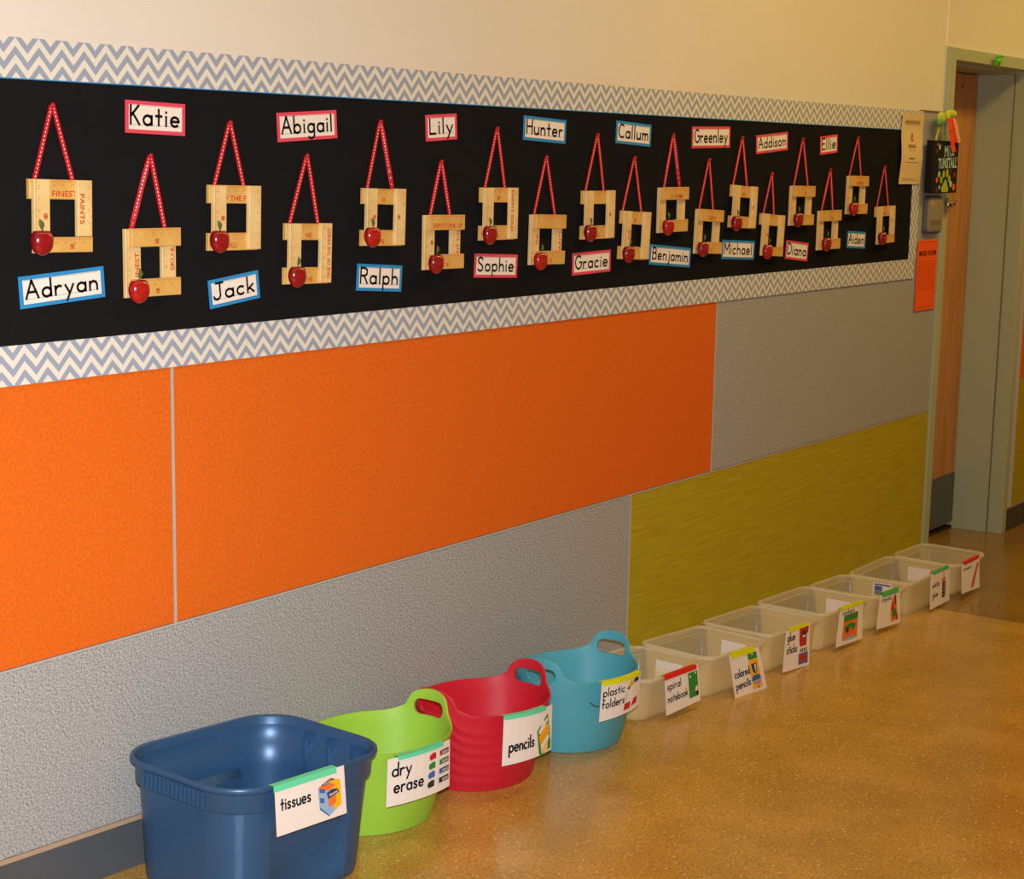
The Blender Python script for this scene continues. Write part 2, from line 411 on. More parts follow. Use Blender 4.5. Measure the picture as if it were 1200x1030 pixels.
# wall carrying everything, with the door opening
DX0, DX1, DZ = 6.575, 7.447, 2.055
mb = MB()
mb.box(XA, DX0 - .02, .012, .2, -.1, 2.9)
mb.box(DX0 - .02, DX1 + .02, .012, .2, DZ + .02, 2.9)
mb.box(DX1 + .02, XB, .012, .2, -.1, 2.9)
mb.box(XA, XB, .275, .3, -.1, 2.9)
wl = struct('wall_left', mb, M_cream)
mb = MB(); mb.box(XA, XB, YB - .1, YB, -.1, 2.9); struct('wall_right', mb, M_cream)
mb = MB(); mb.box(XB, XB + .1, YB, .3, -.1, 2.9); struct('wall_end', mb, M_cream)
mb = MB(); mb.box(XA - .1, XA, YB, .3, -.1, 2.9); struct('wall_back', mb, M_cream)

# acoustic panels, one object each, children of the wall
g = .0035
def panel(name, x0, x1, z0, z1, mt, z0b=None, label=None):
    mb = MB(); zb = z0 if z0b is None else z0b
    p = [(x0 + g, .011, z0), (x1 - g, .011, zb), (x1 - g, .011, z1), (x0 + g, .011, z1), (x0 + g, .001, z0), (x1 - g, .001, zb), (x1 - g, .001, z1), (x0 + g, .001, z1),
         (x0 + g + .001, 0, z0 + .001), (x1 - g - .001, 0, zb + .001), (x1 - g - .001, 0, z1 - .001), (x0 + g + .001, 0, z1 - .001)]
    fs = [(0, 1, 2, 3), (8, 11, 10, 9)]
    for k in range(4):
        j = (k + 1) % 4; fs += [(k, 4 + k, 4 + j, j), (4 + k, 8 + k, 8 + j, 4 + j)]
    mb.add(p, fs); o = mb.build(name, mt, wl)
    if label: o['label'] = label
    return o
HM, HT = .671, 1.846
panel('wall_panel', .1, 2.413, HM + g, HT, M_orange, label='orange felt wall panel')
panel('wall_panel', 2.413, 4.712, HM + g, HT, M_orange, label='wide orange felt wall panel')
panel('wall_panel', 4.712, 6.508, HM + g, HT, M_grey, label='upper grey woven wall panel')
panel('wall_panel', -.3, 4.228, fz(-.3) + .112, HM - g, M_grey, fz(4.228) + .112, label='lower grey woven wall panel')
panel('wall_panel', 4.228, 6.006, fz(4.228) + .112, HM - g, M_green, .112, label='olive green wall panel')
panel('wall_panel', 5.999, 6.508, .112, HM - g, M_green, .112)
panel('wall_panel', 7.56, 9.2, .115, .69, M_green, label='olive green wall panel beyond the door')
panel('wall_panel', 7.56, 9.2, .697, HT, M_orange, label='orange wall panel beyond the door')
for k, (x, z0, z1) in enumerate(((2.413, HM, 1.24), (4.712, HM, 1.24), (4.228, fz(4.228) + .11, HM))):
    mb = MB(); mb.box(x - .003, x + .003, -.001, .011, z0, z1); mb.build('panel_trim', M_alu, wl)
mb = MB(); mb.box(-.3, 6.508, -.0012, .011, HM - .0022, HM + .0022); mb.build('panel_trim', M_alu, wl)
mb = MB(); mb.box(6.276, 6.508, -.002, .011, HT, HT + .007); mb.build('cap_trim', mat('brown_cap_trim', (132, 92, 56), .6, .3), wl)
mb = MB(); mb.box(7.548, 7.558, -.004, .011, .11, HT); mb.build('panel_trim', M_alu, wl)
mb = MB(); mb.box(7.558, 9.2, -.0012, .011, .691, .696); mb.build('panel_trim', M_alu, wl)
mb = MB(); mb.box(6.492, 6.499, .006, .0125, 2.106, 2.9); mb.build('wall_bead', mat('bead_white', (248, 236, 214), .5, .3), wl)
# baseboards
def base(name, x0, x1, mt, h0, h1, y0, y1, nm='baseboard_left'):
    mb = MB(); a, b = fz(x0), fz(x1)
    mb.add([(x0, y0, a + h0), (x1, y0, b + h0), (x1, y0, b + h1), (x0, y0, a + h1), (x0, y1, a + h0), (x1, y1, b + h0), (x1, y1, b + h1), (x0, y1, a + h1)],
           [(0, 1, 2, 3), (4, 7, 6, 5), (0, 4, 5, 1), (3, 2, 6, 7), (1, 5, 6, 2), (0, 3, 7, 4)])
    return mb
o = struct('baseboard_left', base('', XA, 6.005, M_base, .0005, .101, 0.001, .0118), M_base)
mb = base('', 6.006, 6.508, M_base, .0, .101, 0.001, .0118); mb.build('landing_board', M_base, o)
mb = base('', XA, 6.005, M_tan, .101, .111, -.001, .0118); mb.build('edge_strip', M_tan, o)
mb = base('', 6.005, 6.508, M_tan, .101, .111, -.001, .0118); mb.build('edge_strip', M_tan, o)
o = struct('baseboard_right', base('', 7.52, 9.2, M_base, .0, .104, -.002, .0118), mat('dark_baseboard', (66, 60, 58), .5, .4))
mb = base('', 7.52, 9.2, M_tan, .104, .113, -.003, .0118); mb.build('edge_strip', M_tan, o)

# door: frame, return, leaf
mb = MB()
mb.bbox(6.514, DX0, -.005, .012, .0, DZ + .048, .002)                 # left face
mb.bbox(DX0, 7.52, -.005, .012, DZ, DZ + .048, .002)                    # head face
mb.bbox(DX1, 7.5, -.005, .012, .0, DZ, .002)                           # right face
# returns, with the stop as a step
mb.box(DX0 - .018, DX0, .012, .27, 0, DZ)
mb.box(DX1, DX1 + .018, .012, .27, 0, DZ)
mb.box(DX1 - .012, DX1, .064, .27, 0, DZ - .014)
mb.box(DX0 - .018, DX1 + .018, .012, .27, DZ, DZ + .018)
mb.box(DX0, DX1, .064, .27, DZ - .012, DZ)
dr = struct('door_1', mb, M_frame)
mb = MB(); mb.box(DX1 - .0125, DX1 - .0005, .0605, .0635, .0, DZ - .014); mb.build('seam', mat('seam_dark', (120, 122, 100), .7, .2), dr)
mb = MB(); mb.bbox(6.58, DX1 - .016, .225, .268, .03, DZ - .016, .002); lf = mb.build('door_leaf', M_door, dr)
mb = MB(); mb.bbox(6.59, DX1 - .018, .2225, .2252, .036, .264, .0005); mb.build('kick_plate', M_kick, lf)
mb = MB(); mb.tube([(7.245, .2252, 1.985), (7.245, .223, 1.985)], .006, 10); mb.build('dark_hole_disc', M_stem, lf)  # dark disc standing in for a small hole in the leaf
mb = MB(); mb.box(6.58, DX1, .226, .262, 0, .012); mb.build('threshold', mat('threshold_dark', (50, 42, 36), .6, .3), dr)

# ceiling luminaires (outside the picture, they light the hall)
for (x, pw), wh in zip(LAMPS, ('farthest left, behind the camera', 'above the blue tote', 'above the clear bins', 'beyond the door')):
    t = thing('ceiling_light', 'long warm ceiling light panel ' + wh, 'ceiling light', (x, -1.0, 2.9), group='ceiling lights along the hallway')
    mb = MB(); mb.box(-1.24, 1.24, -.19, .19, -.02, 0); mb.build('housing', M_ceil, t)

# ------------------------------------------------------------------ display board
bd = thing('display_board', 'long black paper display board with zigzag paper border above the orange panels', 'display board', (0, 0, 0))
mb = MB(); nx = 60; x0, x1, z0, z1 = .4, 6.206, 1.28, 1.782
for k in range(nx):
    a = x0 + (x1 - x0) * k / nx; b = x0 + (x1 - x0) * (k + 1) / nx
    mb.box(a, b, -.0022, -.0002, z0, z1)
mb.build('black_backing', M_black, bd)
ch1 = chevron_mat('zigzag_paper', 'X', 'Z', .0165); ch3 = chevron_mat('zigzag_paper_lower', 'X', 'Z', .0265); ch2 = chevron_mat('zigzag_paper_side', 'Z', 'X', .004)
mb = MB(); mb.box(.4, 6.275, -.0042, -.0024, 1.775, 1.848); mb.build('border_strip', ch1, bd)
mb = MB(); mb.box(.4, 6.262, -.0042, -.0024, 1.214, 1.289); mb.build('border_strip', ch3, bd)
mb = MB(); mb.box(6.206, 6.274, -.0046, -.0024, 1.289, 1.775); mb.build('border_strip', ch2, bd)
mb = MB(); mb.box(.4, 6.2, -.0046, -.0040, 1.7735, 1.7755); mb.build('border_edge', M_bluec, bd)

CARDS = [
 ('Katie', 2.377, 1.713, 0.158, 0.063, -1.3, 'P', 'above the second picture frame from the left'),
 ('Abigail', 2.820, 1.709, 0.193, 0.062, 3.7, 'P', 'above the fourth picture frame from the left'),
 ('Lily', 3.296, 1.717, 0.123, 0.062, 3.5, 'P', 'short, above the sixth picture frame from the left'),
 ('Hunter', 3.737, 1.721, 0.197, 0.062, -2.2, 'B', 'above the eighth picture frame from the left'),
 ('Callum', 4.180, 1.720, 0.189, 0.062, -2.4, 'B', 'above the tenth picture frame from the left'),
 ('Greenley', 4.630, 1.719, 0.238, 0.064, 1.3, 'P', 'long, above the twelfth picture frame from the left'),
 ('Addison', 5.034, 1.709, 0.221, 0.059, 4.2, 'P', 'tilted, above the fourteenth picture frame from the left'),
 ('Ellie', 5.457, 1.710, 0.137, 0.062, 4.4, 'P', 'rightmost in the upper row of cards'),
 ('Adryan', 2.135, 1.391, 0.204, 0.060, 3.4, 'B', 'below the leftmost picture frame'),
 ('Jack', 2.591, 1.363, 0.150, 0.060, 6.1, 'B', 'most tilted, below the third picture frame from the left'),
 ('Ralph', 3.067, 1.365, 0.164, 0.062, -4.0, 'B', 'below the fifth picture frame from the left'),
 ('Sophie', 3.529, 1.374, 0.187, 0.060, -2.8, 'P', 'below the seventh picture frame from the left'),
 ('Gracie', 3.978, 1.365, 0.195, 0.061, 1.0, 'P', 'below the ninth picture frame from the left'),
 ('Benjamin', 4.407, 1.367, 0.242, 0.059, -4.7, 'B', 'long, below the eleventh picture frame from the left'),
 ('Michael', 4.831, 1.371, 0.217, 0.060, -2.9, 'B', 'below the thirteenth picture frame from the left'),
 ('Diana', 5.247, 1.354, 0.169, 0.062, -5.3, 'P', 'below the fifteenth picture frame from the left'),
 ('Aiden', 5.721, 1.377, 0.158, 0.060, -2.9, 'B', 'rightmost in the lower row of cards'),
]
def name_card(txt, x, z, wd, h, ang, kind, where):
    colr = 'pink' if kind == 'P' else 'blue'
    nth = 'short ' if where.startswith('short') else 'long ' if where.startswith('long') else ''
    wh = where.split(', ', 1)[1] if nth else where
    t = thing('name_card', f'{nth}{colr} bordered white name card {wh}', 'name card', (x, -.0030, z), (0, -R(ang), 0), group='name cards on the black board')
    mb = MB(); mb.box(-wd / 2, wd / 2, -.0006, 0, -h / 2, h / 2); mb.build('backing', M_pinkc if kind == 'P' else M_bluec, t)
    b = .0075; iw, ih = wd - 2 * b - .003, h - 2 * b
    mb = MB(); mb.box(-iw / 2, iw / 2, -.0010, -.0007, -ih / 2, ih / 2); pp = mb.build('paper', M_white, t)
    lo = -ih / 2 + .0095; cap = ih - .0112
    mb = MB(); f = lambda a, c: (a, -.00115, c)
    rect(mb, -iw / 2 + .003, iw / 2 - .006, lo + cap, lo + cap + .0009, f); rect(mb, -iw / 2 + .003, iw / 2 - .006, lo - .0009, lo, f)
    n = int(iw / .008)
    for k in range(n): rect(mb, -iw / 2 + .004 + k * .008, -iw / 2 + .008 + k * .008, lo + cap * .5, lo + cap * .5 + .0006, f)
    mb.build('guide_lines', M_guide, pp)
    W, _ = strokes(txt, .2); tw = min(iw * .92, W * cap * 1.45)
    ox = -tw / 2 - .002
    mb = MB(); stroke_mesh(mb, txt, lambda a, c: (a + ox, -.0013, c + lo), tw, gap=.2, lw=.15, cap=cap)
    mb.build('lettering', M_ink, t)
for c in CARDS: name_card(*c)

# ------------------------------------------------------------------ ruler picture frames
FR = [
 (2.125,1.525,0.142,0.136,-1.3, 2.116,1.728, -0.055,0.037, -0.059,-0.046,'M'),
 (2.353,1.430,0.139,0.136,-0.3, 2.355,1.638, -0.050,0.041, -0.054,-0.052,'H'),
 (2.582,1.513,0.144,0.134,-1.1, 2.576,1.708, -0.053,0.036, -0.061,-0.045,'V'),
 (2.808,1.431,0.142,0.133,-1.7, 2.811,1.643, -0.054,0.041, -0.053,-0.047,'V'),
 (3.067,1.506,0.145,0.132,-1.7, 3.060,1.723, -0.053,0.041, -0.059,-0.043,'V'),
 (3.296,1.442,0.148,0.132,-0.8, 3.289,1.634, -0.047,0.033, -0.052,-0.049,'H'),
 (3.522,1.506,0.148,0.131,-0.6, 3.516,1.718, -0.053,0.035, -0.061,-0.049,'V'),
 (3.743,1.435,0.151,0.132,-1.5, 3.737,1.649, -0.057,0.043, -0.055,-0.053,'H'),
 (3.987,1.496,0.152,0.132,-0.4, 3.982,1.712, -0.057,0.038, -0.064,-0.046,'V'),
 (4.183,1.434,0.147,0.136,-3.2, 4.178,1.652, -0.062,0.043, -0.057,-0.052,'V'),
 (4.395,1.504,0.157,0.132,0.3, 4.391,1.720, -0.045,0.049, -0.056,-0.047,'H'),
 (4.616,1.434,0.153,0.135,-2.7, 4.610,1.650, -0.057,0.033, -0.063,-0.051,'H'),
 (4.832,1.506,0.158,0.132,-3.2, 4.818,1.720, -0.064,0.032, -0.070,-0.051,'V'),
 (5.034,1.412,0.154,0.135,-3.9, 5.029,1.609, -0.055,0.023, -0.055,-0.052,'M'),
 (5.248,1.505,0.163,0.132,-0.8, 5.243,1.724, -0.055,0.054, -0.059,-0.044,'H'),
 (5.467,1.419,0.162,0.135,0.2, 5.466,1.624, -0.053,0.039, -0.054,-0.045,'H'),
 (5.685,1.537,0.156,0.135,-0.6, 5.679,1.736, -0.061,0.042, -0.064,-0.046,'H'),
 (5.939,1.426,0.156,0.136,1.2, 5.924,1.637, -0.063,0.044, -0.057,-0.044,'M'),
]
ORD = ['leftmost', 'second', 'third', 'fourth', 'fifth', 'sixth', 'seventh', 'eighth', 'ninth', 'tenth', 'eleventh', 'twelfth', 'thirteenth',
       'fourteenth', 'fifteenth', 'sixteenth', 'seventeenth', 'rightmost']
# what is printed on top / left / bottom / right stick
PR = [('E FINEST', 'mark', 'mark', 'PAINTS'), ('mark', 'INEST', 'mark', 'SKU:6'), ('OF THE F', 'mark', 'SKU', None), ('HE', None, 'THE', 'ONE OF THE FINEST'),
      ('H', 'mark', 'THE', 'mark'), ('DEPOT ONE OF', 'mark', 'mark', 'PAINT SOLD'), ('mark', None, 'mark', 'PAINTS SOLD'), (None, 'THE', 'H', 'PAINTS'),
      (None, None, 'SKU', 'mark'), ('mark', 'THE', None, None), ('E  HOME', None, None, None), ('DEPOT', None, 'mark', None), ('SKU', None, None, 'mark'),
      (None, 'mark', None, None), ('mark', None, None, None), ('THE', None, None, None), ('FINEST', None, 'mark', None), ('SOLD', None, None, 'mark')]
def stick(parent, x0, x1, z0, z1, y0, y1, word, mt, flip=False):
    mb = MB(); mb.bbox(x0, x1, y0, y1, z0, z1, .0012)
    horiz = (x1 - x0) > (z1 - z0); L_ = max(x1 - x0, z1 - z0); W_ = min(x1 - x0, z1 - z0)
    cx, cz = (x0 + x1) / 2, (z0 + z1) / 2; yy = y0 - .0003
    def f(a, b):      # a along, b across
        if horiz: return (cx + a, yy, cz + b)
        return (cx - b, yy, cz + a) if not flip else (cx + b, yy, cz - a)
    n = int(L_ / .0032)
    for k in range(n):
        a = -L_ / 2 + .003 + k * .0032; l = .0055 if k % 4 == 0 else .003
        rect(mb, a, a + .0009, W_ / 2 - .0015 - l, W_ / 2 - .0015, f, 2)
    st = random.randint(8, 20)
    for k in range(int(L_ / .022)):
        font_text(mb, str(st + k), f, -L_ / 2 + .012 + k * .022, W_ / 2 - .0105, .0062, .0045, 0, 2)
    if word == 'mark':
        rect(mb, -.005, .005, -W_ / 2 + .006, -W_ / 2 + .0155, f, 1)
        stroke_mesh(mb, 'n', lambda a, b: (lambda q: (q[0], q[1] - .0002, q[2]))(f(a - .003, b - W_ / 2 + .008)), .006, lw=.16, cap=.01, mi=3)
    elif word:
        font_text(mb, word, f, random.uniform(-.008, .006), -W_ / 2 + .0105, min(L_ * .85, .0095 * len(word)), .0115, 0, 1, .02)
    o = mb.build('ruler_stick', [mt, M_print, M_print2, M_wood], parent)
    return o
def ribbon(mb, p0, p1, wd, tw):
    """a flat strip from p0 up to p1, turning by tw on the way"""
    n = 10; P0, P1 = Vector(p0), Vector(p1); d = (P1 - P0).normalized()
    side = d.cross(Vector((0, 1, 0))).normalized(); L_ = (P1 - P0).length
    prev = None
    for k in range(n + 1):
        s = k / n; a = tw * math.sin(math.pi * s); c = P0.lerp(P1, s)
        sd = side * math.cos(a) + Vector((0, 1, 0)) * math.sin(a); nn = d.cross(sd).normalized()
        q = [c - sd * wd / 2 - nn * .0003, c + sd * wd / 2 - nn * .0003, c + sd * wd / 2 + nn * .0003, c - sd * wd / 2 + nn * .0003]
        if prev: mb.add(prev + q, [(0, 1, 5, 4), (1, 2, 6, 5), (2, 3, 7, 6), (3, 0, 4, 7)])
        prev = q
    m_ = int(L_ / .0075)
    for k in range(m_):
        for sg in (-1, 1):
            s0 = (k + .2) / m_; s1 = (k + .72) / m_; a = tw * math.sin(math.pi * (s0 + s1) / 2)
            sd = side * math.cos(a) + Vector((0, 1, 0)) * math.sin(a); nn = d.cross(sd).normalized() * .0006 * sg
            A, B = P0.lerp(P1, s0), P0.lerp(P1, s1); h = .0011
            mb.add([A - sd * h + nn, A + sd * h + nn, B + sd * h + nn, B - sd * h + nn], [(0, 1, 2, 3)], 1)
def apple_mesh(seed):
    rnd = random.Random(seed)
    def fn(p):
        t = math.atan2(math.hypot(p.x, p.y), p.z)
        r = 1 + .05 * math.cos(5 * math.atan2(p.y, p.x)) * max(0, -p.z) ** 2
        z = p.z
        if z > .8: z = z - (z - .8) * 1.6
        k = (1 + .04 * p.z) * r
        return Vector((p.x * k, p.y * k, z))
    mb = MB(); mb.sphere((0, 0, 0), (.0245, .016, .0265), 18, 12, fn=fn)
    return mb
def picture_frame(i, F):
    x, z, wd, h, ang, px, pz, fa, fb, ax, az, ty = F
    place = f'the {ORD[i]} of the hanging row' if i in (0, 17) else f'{ORD[i]} from the left in the hanging row'
    deco = {'V': 'upright rulers in front', 'H': 'crosswise rulers in front', 'M': 'interlocked rulers'}[ty]
    t = thing('picture_frame', f'ruler picture frame with {deco}, {place}', 'picture frame', (x, -.0052, z), (0, -R(ang), 0), group='ruler picture frames on the black board')
    s = .0365; th = .0085; rnd = random.Random(i)
    X, Z = wd / 2, h / 2; B = (-th, 0); Fk = (-2 * th - .0004, -th - .0004)
    wt, wlf, wbt, wrt = PR[i]; j = lambda: rnd.uniform(-.002, .002)
    light, gold = (M_wood, M_woodb)
    if ty == 'V':
        stick(t, -X, X - .002, Z - s, Z + j() * .5, *B, wt, gold); stick(t, -X - .001, X - .002, -Z, -Z + s, *B, wbt, gold)
        stick(t, -X + .005, -X + .005 + s, -Z + .001, Z - .0005, *Fk, wlf, light); stick(t, X - s, X, -Z + .002, Z + .001, *Fk, wrt, light, flip=i != 3)
    elif ty == 'H':
        stick(t, -X, -X + s + .003, -Z, Z - .001, *B, wlf, light); stick(t, X - s - .006, X - .006, -Z + .002, Z - .001, *B, wrt, light)
        stick(t, -X + .009, X, Z - s, Z, *Fk, wt, gold); stick(t, -X + .011, X - .001, -Z + .001, -Z + s, *Fk, wbt, gold)
    else:
        stick(t, -X, X - .004, Z - s, Z, *B, wt, gold); stick(t, X - s, X - .001, -Z + s - .006, Z, *Fk, wrt, light, flip=True)
        stick(t, -X + .004, -X + .004 + s, -Z, Z, *Fk, wlf, light)
        stick(t, -X + s + .005, X, -Z + .001, -Z + s - .007, *Fk, wbt, gold)
    # ribbon in the frame's own axes
    a = R(ang); dx, dz = px - x, pz - z
    lx = dx * math.cos(a) + dz * math.sin(a); lz = -dx * math.sin(a) + dz * math.cos(a)
    mb = MB(); tw = [0, .2, .1, .15, .1, .3, .1, .1, .1, .1, .3, .1, .2, .1, .2, .3, .1, .1][i]
    top = (lx, -.004, lz)
    ribbon(mb, (fa, -.0015, Z - .006), (lx - .0015, -.004, lz), .0105, 1.0 if i == 1 else tw)
    ribbon(mb, (fb, -.0015, Z - .006), (lx + .0015, -.0048, lz), .0105, 1.2 if i in (4, 10) else tw)
    mb.build('hanger_ribbon', [M_ribbon, M_stitch], t)
    mb = MB(); mb.sphere((lx, -.006, lz + .001), (.0052, .005, .0052), 10, 6); mb.build('push_pin', M_ribbon, t, smooth=True)
    ap = apple_mesh(i).build('apple', M_apple if i % 3 != 1 else M_apple2, t, smooth=60, loc=(ax + .001, -2 * th - .010, az))
    mb = MB(); mb.tube([(0, 0, .016), (.001, -.001, .024), (.003, -.002, .031)], [.0012, .0010, .0014], 6); mb.build('stem', M_stem, ap)
    mb = MB(); L0 = Vector((-.001, -.002, .022)); dv = Vector((-.35 if i % 2 == 0 else .1, 0, 1)).normalized(); sv = Vector((dv.z, 0, -dv.x))
    prev = None
    for k in range(7):
        q = k / 6; wdt = .0058 * math.sin(math.pi * min(1, q * .97 + .03)) + .0003; c = L0 + dv * .021 * q + Vector((0, -.003 * math.sin(math.pi * q), 0))
        ring = [c - sv * wdt, c + Vector((0, -.0008, 0)), c + sv * wdt, c + Vector((0, .0004, 0))]
        if prev: mb.add(prev + ring, [(0, 1, 5, 4), (1, 2, 6, 5), (2, 3, 7, 6), (3, 0, 4, 7)])
        prev = ring
    mb.build('leaf', M_leaf, ap)
for i, F in enumerate(FR): picture_frame(i, F)

# ------------------------------------------------------------------ things by the door
# buff sheet
t = thing('notice_sheet', 'buff paper notice with a small red emblem, pinned over the board corner', 'notice', (6.163, -.0085, 1.705))
mb = MB(); n = 14
def curl(z): return -.006 * math.sin((z + .13) / .26 * math.pi * 1.3) ** 2
for k in range(n):
    a = -.131 + .262 * k / n; b = -.131 + .262 * (k + 1) / n
    mb.add([(-.1, curl(a), a), (.1, curl(a), a), (.1, curl(b), b), (-.1, curl(b), b), (-.1, curl(a) + .0008, a), (.1, curl(a) + .0008, a), (.1, curl(b) + .0008, b), (-.1, curl(b) + .0008, b)],
           [(0, 1, 2, 3), (4, 7, 6, 5), (1, 5, 6, 2), (0, 3, 7, 4)])
mb.build('paper', M_buff, t)
mb = MB(); f = lambda a, c: (a, curl(c) - .0006, c)
rect(mb, -.072, .07, .088, .0895, f, 1)
for k in range(11): rect(mb, -.07 + k * .0128, -.061 + k * .0128, .093, .103 + (k % 3) * .002, f, 1)
for k in range(6): rect(mb, -.038 + k * .0125, -.029 + k * .0125, .003, .016, f, 1)
rect(mb, -.03, .032, -.006, -.0045, f, 1); rect(mb, -.03, .022, -.038, -.032, f, 1)
for k in range(9): rect(mb, -.06 + k * .0135, -.05 + k * .0135, -.052, -.049, f, 1)
rect(mb, -.085, .08, -.118, -.1165, f, 1); rect(mb, -.075, .03, -.112, -.110, f, 1)
poly(mb, [(-.002, .062), (.006, .052), (.012, .04), (.009, .03), (0, .026), (-.009, .03), (-.012, .042)], f, 0)
poly(mb, [(-.001, .048), (.005, .04), (.002, .033), (-.004, .036)], lambda a, c: (a, curl(c) - .001, c), 2)
mb.build('print', [M_ired, M_buff2, M_buff], t)
# orange sheet
t = thing('orange_notice', 'orange paper notice with bold heading, left of the door frame', 'notice', (6.39, -.004, 1.221))
mb = MB(); mb.box(-.1, .1, -.001, 0, -.1365, .1365); mb.build('paper', M_orp, t)
mb = MB(); f = lambda a, c: (a, -.0016, c)
font_text(mb, 'MIXED ROOM', f, 0, .086, .165, .02, 0, 0, .02)
for k in range(13):
    z = .052 - k * .009
    for q in range(5):
        x0 = -.085 + q * .034; rect(mb, x0, x0 + random.uniform(.02, .03), z, z + .0022, f, 1)
rect(mb, -.085, .085, .128, .1295, f, 1); rect(mb, -.085, .085, -.126, -.1245, f, 1)
mb.build('print', [M_ink, M_orp2], t)
# wall device
t = thing('wall_intercom', 'grey rounded wall device between dark sign and orange notice', 'intercom', (6.41, -.001, 1.455))
def rrect(w_, h_, r_, y, n=5):
    P = []
    for sx, sz, a0 in ((1, 1, 0), (-1, 1, 90), (-1, -1, 180), (1, -1, 270)):
        for k in range(n + 1):
            a = R(a0 + 90 * k / n); P.append((sx * (w_ / 2 - r_) + r_ * math.cos(a), y, sz * (h_ / 2 - r_) + r_ * math.sin(a)))
    return P
mb = MB(); mb.rings([rrect(.165, .148, .02, 0), rrect(.165, .148, .02, -.008), rrect(.158, .141, .018, -.014)], cap0=True, cap1=True); mb.build('back_plate', M_dgrey2, t)
mb = MB(); mb.rings([rrect(.145, .13, .016, -.0142), rrect(.145, .13, .016, -.019), rrect(.138, .123, .014, -.021)], cap0=True, cap1=True); mb.build('front_cover', M_dgrey, t, smooth=True)
mb = MB(); mb.box(-.05, -.025, -.0222, -.0205, .032, .052); mb.build('indicator', M_tanbox, t)
mb = MB(); mb.box(-.05, .05, -.0218, -.0205, -.038, -.02); mb.build('speaker_strip', mat('device_brown', (130, 100, 78), .6, .3), t)
# canvas plaque
t = thing('hanging_sign', 'black canvas sign with light blue lettering and green paw print, hung by the door', 'sign', (6.425, -.016, 1.640))
mb = MB(); mb.bbox(-.132, .132, -.026, 0, -.1, .1, .002); mb.build('canvas', M_canv, t)
mb = MB(); f = lambda a, c: (a, -.0268, c)
font_text(mb, 'MRS.', f, .035, .062, .10, .045, 4, 0, .03); font_text(mb, 'TUNSTALL', f, .022, .015, .19, .042, 2, 0, .03)
def ov(cx, cy, rx, ry, mi, n=12): poly(mb, [(cx + rx * math.cos(2 * math.pi * k / n), cy + ry * math.sin(2 * math.pi * k / n)) for k in range(n)], f, mi)
for cx, cy, rx, ry in ((-.012, -.028, .013, .016), (.024, -.024, .013, .017), (-.034, -.05, .012, .014), (.048, -.046, .013, .015)): ov(cx, cy, rx, ry, 1)
poly(mb, [(-.03, -.092), (-.028, -.078), (-.012, -.064), (.002, -.05), (.01, -.046), (.02, -.053), (.03, -.068), (.042, -.082), (.044, -.093), (.025, -.097), (-.015, -.097)], f, 1)
for cx, cy, rx, ry, mi in ((-.058, -.028, .012, .013, 0), (-.078, -.05, .011, .011, 2), (-.05, -.078, .008, .008, 0), (.066, -.066, .013, .013, 0), (.098, -.078, .015, .014, 2), (-.075, -.088, .01, .008, 3),
                           (-.065, .075, .009, .01, 0), (-.09, .06, .008, .01, 3), (.115, .03, .012, .012, 3), (.1, -.03, .012, .01, 3), (-.085, .085, .007, .006, 2), (.06, -.016, .009, .007, 3)): ov(cx, cy, rx, ry, mi)
mb.build('painting', [M_ltblue, M_paw, M_odot, M_pdot], t)
mb = MB()
for xa, xb in ((-.07, -.022), (.012, -.02)):
    mb.add([(xa - .009, -.012, .1), (xa + .009, -.012, .1), (xb + .009, -.012, .2), (xb - .009, -.012, .2), (xa - .009, -.010, .1), (xa + .009, -.010, .1), (xb + .009, -.010, .2), (xb - .009, -.010, .2)],
           [(0, 1, 2, 3), (4, 7, 6, 5), (0, 3, 7, 4), (1, 5, 6, 2)])
mb.build('hanging_ribbon', M_gribb, t)
mb = MB()
mb.sphere((-.045, -.018, .186), (.04, .010, .024), 14, 8); mb.sphere((.045, -.02, .204), (.062, .010, .016), 14, 8); mb.sphere((-.004, -.028, .192), (.016, .009, .016), 10, 6)
mb.build('bow', M_gribb, t, smooth=True)
mb = MB(); mb.sphere((-.062, -.018, .172), (.024, .012, .018), 10, 6); mb.build('bow_loop', M_gribb2, t, smooth=True)
mb = MB(); y = -.034
def tail(pts, wd, yy, mi=0):
    for (xa, za), (xb, zb) in zip(pts, pts[1:]):
        mb.add([(xa - wd, yy, za), (xa + wd, yy, za), (xb + wd, yy - .003, zb), (xb - wd, yy - .003, zb), (xa - wd, yy + .001, za), (xa + wd, yy + .001, za), (xb + wd, yy - .002, zb), (xb - wd, yy - .002, zb)],
               [(0, 1, 2, 3), (4, 7, 6, 5), (0, 3, 7, 4), (1, 5, 6, 2)], mi)
tail([(-.005, .185), (.012, .14), (.035, .09), (.05, .06)], .021, -.036)
tail([(.03, .19), (.055, .15), (.082, .108), (.094, .095)], .025, -.034)
for k in range(26):
    q = k / 25; xx = .03 + .062 * q + (-.012, 0, .012)[k % 3]; zz = .185 - .088 * q
    mb.add([(xx + .0045 * math.cos(a * math.pi / 3), -.0415, zz + .0045 * math.sin(a * math.pi / 3)) for a in range(6)], [(0, 1, 2, 3, 4, 5)], 1)
mb.build('polka_dot_ribbon', [M_oribb, M_white], t)
# latch at the frame
t = thing('door_latch', 'small chrome latch on the door frame below the dark sign', 'latch', (6.548, -.0125, 1.49))
mb = MB(); mb.bbox(-.018, .018, -.006, 0, -.03, .03, .002); mb.build('plate', M_chrome, t)
mb = MB(); mb.tube([(0, -.006, .0), (0, -.022, .0), (.008, -.026, .006), (.02, -.027, .018)], [.009, .008, .007, .006], 10); mb.build('lever', M_chrome, t, smooth=True)
